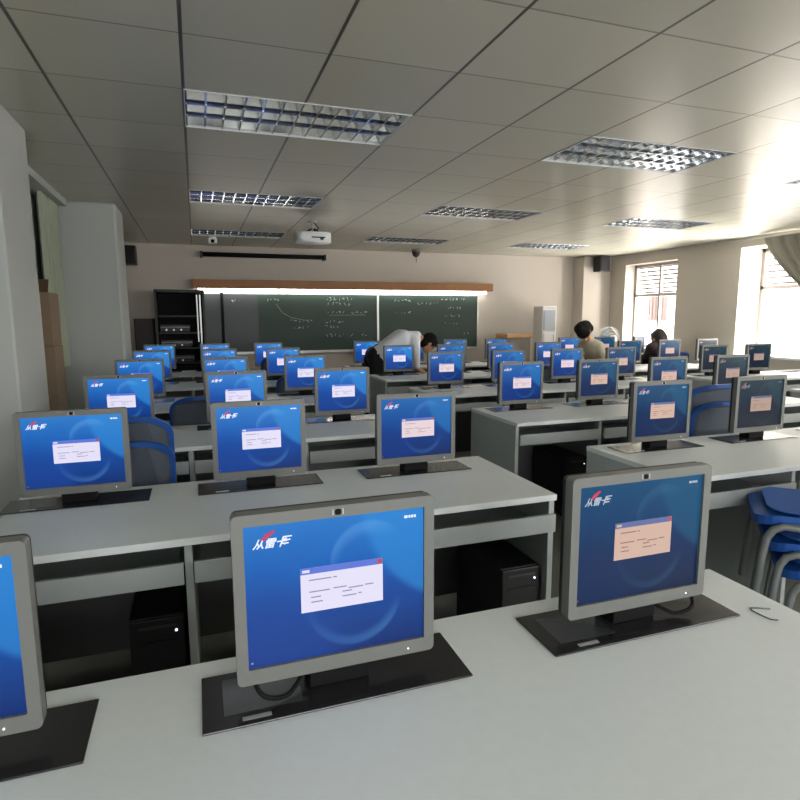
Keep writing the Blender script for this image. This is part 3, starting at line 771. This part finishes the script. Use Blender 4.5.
# ------------------------------------------------------------------ people
def fuse(name, mb, matl, vox=.012, smooth=4):
    """one continuous surface from overlapping tapered limbs"""
    o = mb.build(name, matl, None, fix=True)
    r = o.modifiers.new('fuse', 'REMESH'); r.mode = 'VOXEL'; r.voxel_size = vox; r.use_smooth_shade = True
    s = o.modifiers.new('soft', 'SMOOTH'); s.factor = .5; s.iterations = smooth
    dg = bpy.context.evaluated_depsgraph_get(); me = bpy.data.meshes.new_from_object(o.evaluated_get(dg))
    o.modifiers.clear(); old = o.data; o.data = me; bpy.data.meshes.remove(old)
    if not me.materials: me.materials.append(matl)
    for p in me.polygons: p.use_smooth = True
    return o
def limb(mb, pts, rads):
    for (p, q, r0, r1) in zip(pts[:-1], pts[1:], rads[:-1], rads[1:]): mb.cyl(p, q, r0, r1, n=14)
    for p, r_ in zip(pts, rads): mb.sph(p, r_, n=14)
def hand(mb, wrist, d, nrm, side):
    """palm with four bent fingers and a thumb; d points to the finger tips, nrm out of the back of the hand"""
    w, d, n_ = Vector(wrist), Vector(d).normalized(), Vector(nrm).normalized(); s = d.cross(n_).normalized()*side
    n_ = s.cross(d).normalized()*side
    if n_.z < 0: n_ = -n_
    for a in (-.028, -.009, .010, .028): limb(mb, [w+s*a*.5, w+d*.085+s*a], [.016, .013])
    for a, L in ((-.030, .062), (-.010, .075), (.011, .080), (.031, .072)):
        p0 = w+d*.085+s*a; p1 = p0+d*L*.5-n_*.006; p2 = p1+d*L*.32-n_*.018; p3 = p2+d*L*.2-n_*.018; limb(mb, [p0, p1, p2, p3], [.0105, .0095, .0088, .008])
    p0 = w+d*.03+s*.032; limb(mb, [p0, p0+s*.026+d*.026, p0+s*.036+d*.052-n_*.012], [.014, .011, .0095])
def head(mb, hair, eyes, lips, c, fwd, up):
    f, u = Vector(fwd).normalized(), Vector(up); u = (u-f*u.dot(f)).normalized(); rgt = f.cross(u).normalized()
    rot = Matrix((rgt, f, u)).transposed(); C = Vector(c)
    P = lambda x, y, z: C+rgt*x+f*y+u*z
    mb.sph(C+u*.02-f*.01, .098, .80, 1.0, 1.06, rot=rot, n=20); mb.sph(P(0, .022, -.045), .072, .86, .95, 1.05, rot=rot, n=16); mb.sph(P(0, .055, -.095), .03, rot=rot)
    limb(mb, [P(0, .088, .008), P(0, .108, -.028)], [.010, .014]); mb.sph(P(0, .098, -.03), .013, 1.4, 1, .8, rot=rot)
    for s in (-1, 1):
        mb.sph(P(s*.080, -.005, -.01), .028, .35, .7, 1.15, rot=rot); mb.sph(P(s*.032, .082, .028), .016, 1.5, .7, .5, rot=rot)
        eyes.sph(P(s*.031, .084, .008), .0105, 1.4, .7, .8, rot=rot, n=10)
    lips.sph(P(0, .088, -.062), .012, 1.9, .7, .55, rot=rot, n=10)
    hair.sph(C+u*.038-f*.022, .108, .84, 1.0, 1.0, rot=rot, n=20); hair.sph(C-f*.05-u*.02, .085, .92, .85, 1.1, rot=rot, n=16); hair.sph(C+u*.085+f*.035, .055, 1.15, 1.0, .7, rot=rot, n=14)
def person(name, label, hipc, chest, neck, headc, fwd, up, shoulders, elbows, wrists, hands, hips, knees, ankles, toes, top, bottom, hairm, longhair=0, bulk=0):
    r = empty(name, (hipc[0], hipc[1], 0)); tag(r, label, 'person')
    V = Vector; off = V((hipc[0], hipc[1], 0))
    body, shirt, trs, hair, eyes, lips, shoes = MB(), MB(), MB(), MB(), MB(), MB(), MB()
    hc, cc, nk, hd = V(hipc), V(chest), V(neck), V(headc); mid = hc.lerp(cc, .5)
    ax = (V(shoulders[1])-V(shoulders[0])).normalized()
    def torso(mb, e):
        for s in (-1, 1):
            limb(mb, [hc+ax*s*.07, mid+ax*s*.06, cc+ax*s*.075, nk.lerp(V(shoulders[(s+1)//2]), .55)], [.115+e, .105+e, .118+e, .06+e])
        limb(mb, [cc, V(shoulders[0])], [.10+e, .065+e]); limb(mb, [cc, V(shoulders[1])], [.10+e, .065+e]); limb(mb, [cc, nk], [.10+e, .058+e])
    torso(body, 0); limb(body, [nk, hd-V(up)*.02], [.056, .054])
    head(body, hair, eyes, lips, hd, fwd, up)
    torso(shirt, .012+bulk)
    if longhair:
        u, f_ = V(up).normalized(), V(fwd).normalized()
        limb(hair, [hd+u*.06-f_*.05, hd-f_*.09-u*.02, hd-f_*.085-u*.12*longhair], [.095, .095, .075])
        if longhair < 1: limb(hair, [hd+u*.03, hd+u*.13-f_*.02], [.10, .075])
    for i in (0, 1):
        limb(body, [shoulders[i], elbows[i], wrists[i]], [.058, .043, .029]); hand(body, wrists[i], hands[i], (0, 0, 1), 1 if i else -1)
        w2 = V(elbows[i]).lerp(V(wrists[i]), .86); limb(shirt, [shoulders[i], elbows[i], w2], [.072, .056, .044])
        limb(body, [hips[i], knees[i], ankles[i]], [.085, .055, .037])
        limb(trs, [hips[i], knees[i], V(knees[i]).lerp(V(ankles[i]), .93)], [.103, .074, .062])
        limb(body, [ankles[i], toes[i]], [.035, .028])
        a, t = V(ankles[i]), V(toes[i]); limb(shoes, [V((a.x, a.y, .045)), V((t.x, t.y, .035))], [.045, .034])
    limb(trs, [hc+ax*.07, hc-ax*.07], [.128, .128]); limb(trs, [hc.lerp(mid, .35)+ax*.06, hc.lerp(mid, .35)-ax*.06], [.122, .122])
    for nm, mb, ml, vx in (('body', body, M['skin'], .008), (top[0], shirt, top[1], .014), (bottom[0], trs, bottom[1], .014), ('hair', hair, hairm, .010)):
        o = fuse(nm, mb, ml, vx); o.parent = r; o.data.transform(Matrix.Translation(-off))
    for nm, mb, ml in (('eyes', eyes, M['eye']), ('lips', lips, M['lips']), ('shoes', shoes, M['shoe'])):
        o = mb.build(nm, ml, r); o.data.transform(Matrix.Translation(-off))
    return r
# man bending over the second-row centre desk from behind it
person('person', 'person in a grey-white shirt and black trousers bending over beside the aisle desk',
       (2.17, 7.2, .95), (2.52, 7.19, 1.16), (2.72, 7.17, 1.20), (2.88, 7.15, 1.10), (.62, 0, -.78), (.85, 0, .52),
       [(2.64, 7.02, 1.14), (2.66, 7.36, 1.14)], [(2.62, 6.92, .95), (2.78, 7.46, .94)], [(2.60, 6.84, .80), (2.80, 7.56, .81)], [(.3, -.8, -.15), (.1, .9, -.1)],
       [(2.14, 7.10, .90), (2.14, 7.30, .90)], [(2.16, 7.08, .49), (2.18, 7.32, .49)], [(2.12, 7.08, .09), (2.10, 7.32, .09)], [(2.28, 7.06, .035), (2.26, 7.34, .035)],
       ('shirt', M['shirt']), ('trousers', M['trousers']), M['hair'])
# person stooping in the window-side aisle
person('person', 'person with black hair and a beige top stooping in the aisle near the window',
       (5.50, 7.26, .84), (5.42, 7.14, .98), (5.31, 7.05, 1.10), (5.18, 6.97, 1.22), (-.15, -.30, -.95), (-.92, -.30, .25),
       [(5.36, 7.24, 1.03), (5.44, 6.98, 1.02)], [(5.26, 7.20, .90), (5.46, 6.92, .90)], [(5.24, 7.06, .78), (5.46, 6.82, .80)], [(0, -.4, -.9), (.1, -.9, -.1)],
       [(5.46, 7.34, .82), (5.56, 7.20, .82)], [(5.40, 7.26, .46), (5.54, 7.10, .46)], [(5.42, 7.32, .09), (5.54, 7.22, .09)], [(5.34, 7.22, .035), (5.48, 7.08, .035)],
       ('top', M['beige']), ('trousers', M['trousers']), M['hair'], longhair=.8)
# seated person by the far window
person('person', 'person with dark hair and dark jacket seated facing the far window desks',
       (7.02, 7.38, .56), (7.0, 7.46, .86), (6.99, 7.48, 1.0), (6.98, 7.53, 1.08), (-.1, .9, -.3), (0, .2, 1),
       [(6.82, 7.44, .93), (7.18, 7.44, .93)], [(6.78, 7.55, .78), (7.22, 7.55, .78)], [(6.88, 7.74, .79), (7.16, 7.74, .79)], [(.2, .9, -.1), (-.2, .9, -.1)],
       [(6.92, 7.40, .54), (7.12, 7.40, .54)], [(6.90, 7.52, .50), (7.14, 7.52, .50)], [(6.90, 7.46, .09), (7.14, 7.46, .09)], [(6.90, 7.62, .035), (7.14, 7.62, .035)],
       ('jacket', M['darkj']), ('trousers', M['trousers']), M['hairb'], longhair=1.3, bulk=.03)

# ------------------------------------------------------------------ light
W = bpy.data.worlds.new('World'); scene.world = W; W.use_nodes = True
bg = W.node_tree.nodes['Background']; bg.inputs['Color'].default_value = (1.0, .97, .95, 1); bg.inputs['Strength'].default_value = 6.0
# area lamps for daylight through the windows: outside, above the openings, aimed into the room
for (y0, y1, z0, z1), e in zip(WIN, (420, 780, 820, 720)):
    area('ceiling_fill', (9.3, (y0+y1)/2, .1), (0, math.radians(122), 0), 1.4, y1-y0, e*1.35, (1, .95, .90))  # lamp added below the opening to brighten the ceiling, like light off the ground
    area('window_daylight', (8.9, (y0+y1)/2, 3.1), (0, math.radians(60), 0), 1.6, y1-y0, e*1.0, (1, .96, .93))
for (a, b_) in WB:
    area('rear_fill', ((a+b_)/2, YB-.35, 2.0), (math.radians(78), 0, 0), b_-a, 1.2, 75, (.93, .97, 1))  # added fill lamp behind an unseen rear opening, brightens the near desks

# ------------------------------------------------------------------ camera
cam = bpy.data.cameras.new('Camera'); co = bpy.data.objects.new('Camera', cam); col.objects.link(co); scene.camera = co
f = 583.145; cam.sensor_fit = 'HORIZONTAL'; cam.sensor_width = 36; cam.lens = f/800*36; cam.shift_x = 1/800; cam.clip_start = .02; cam.clip_end = 200
Rm = Matrix(((0.94506, 0.05004, -0.32304), (-0.32687, 0.13218, -0.93578), (-0.00413, 0.98996, 0.14128)))
co.matrix_world = Matrix.Translation((0, 0, 1.45)) @ Rm.to_4x4()
scene.view_settings.view_transform = 'Standard'; scene.view_settings.look = 'None'
scene.view_settings.exposure = .16; scene.view_settings.gamma = 1
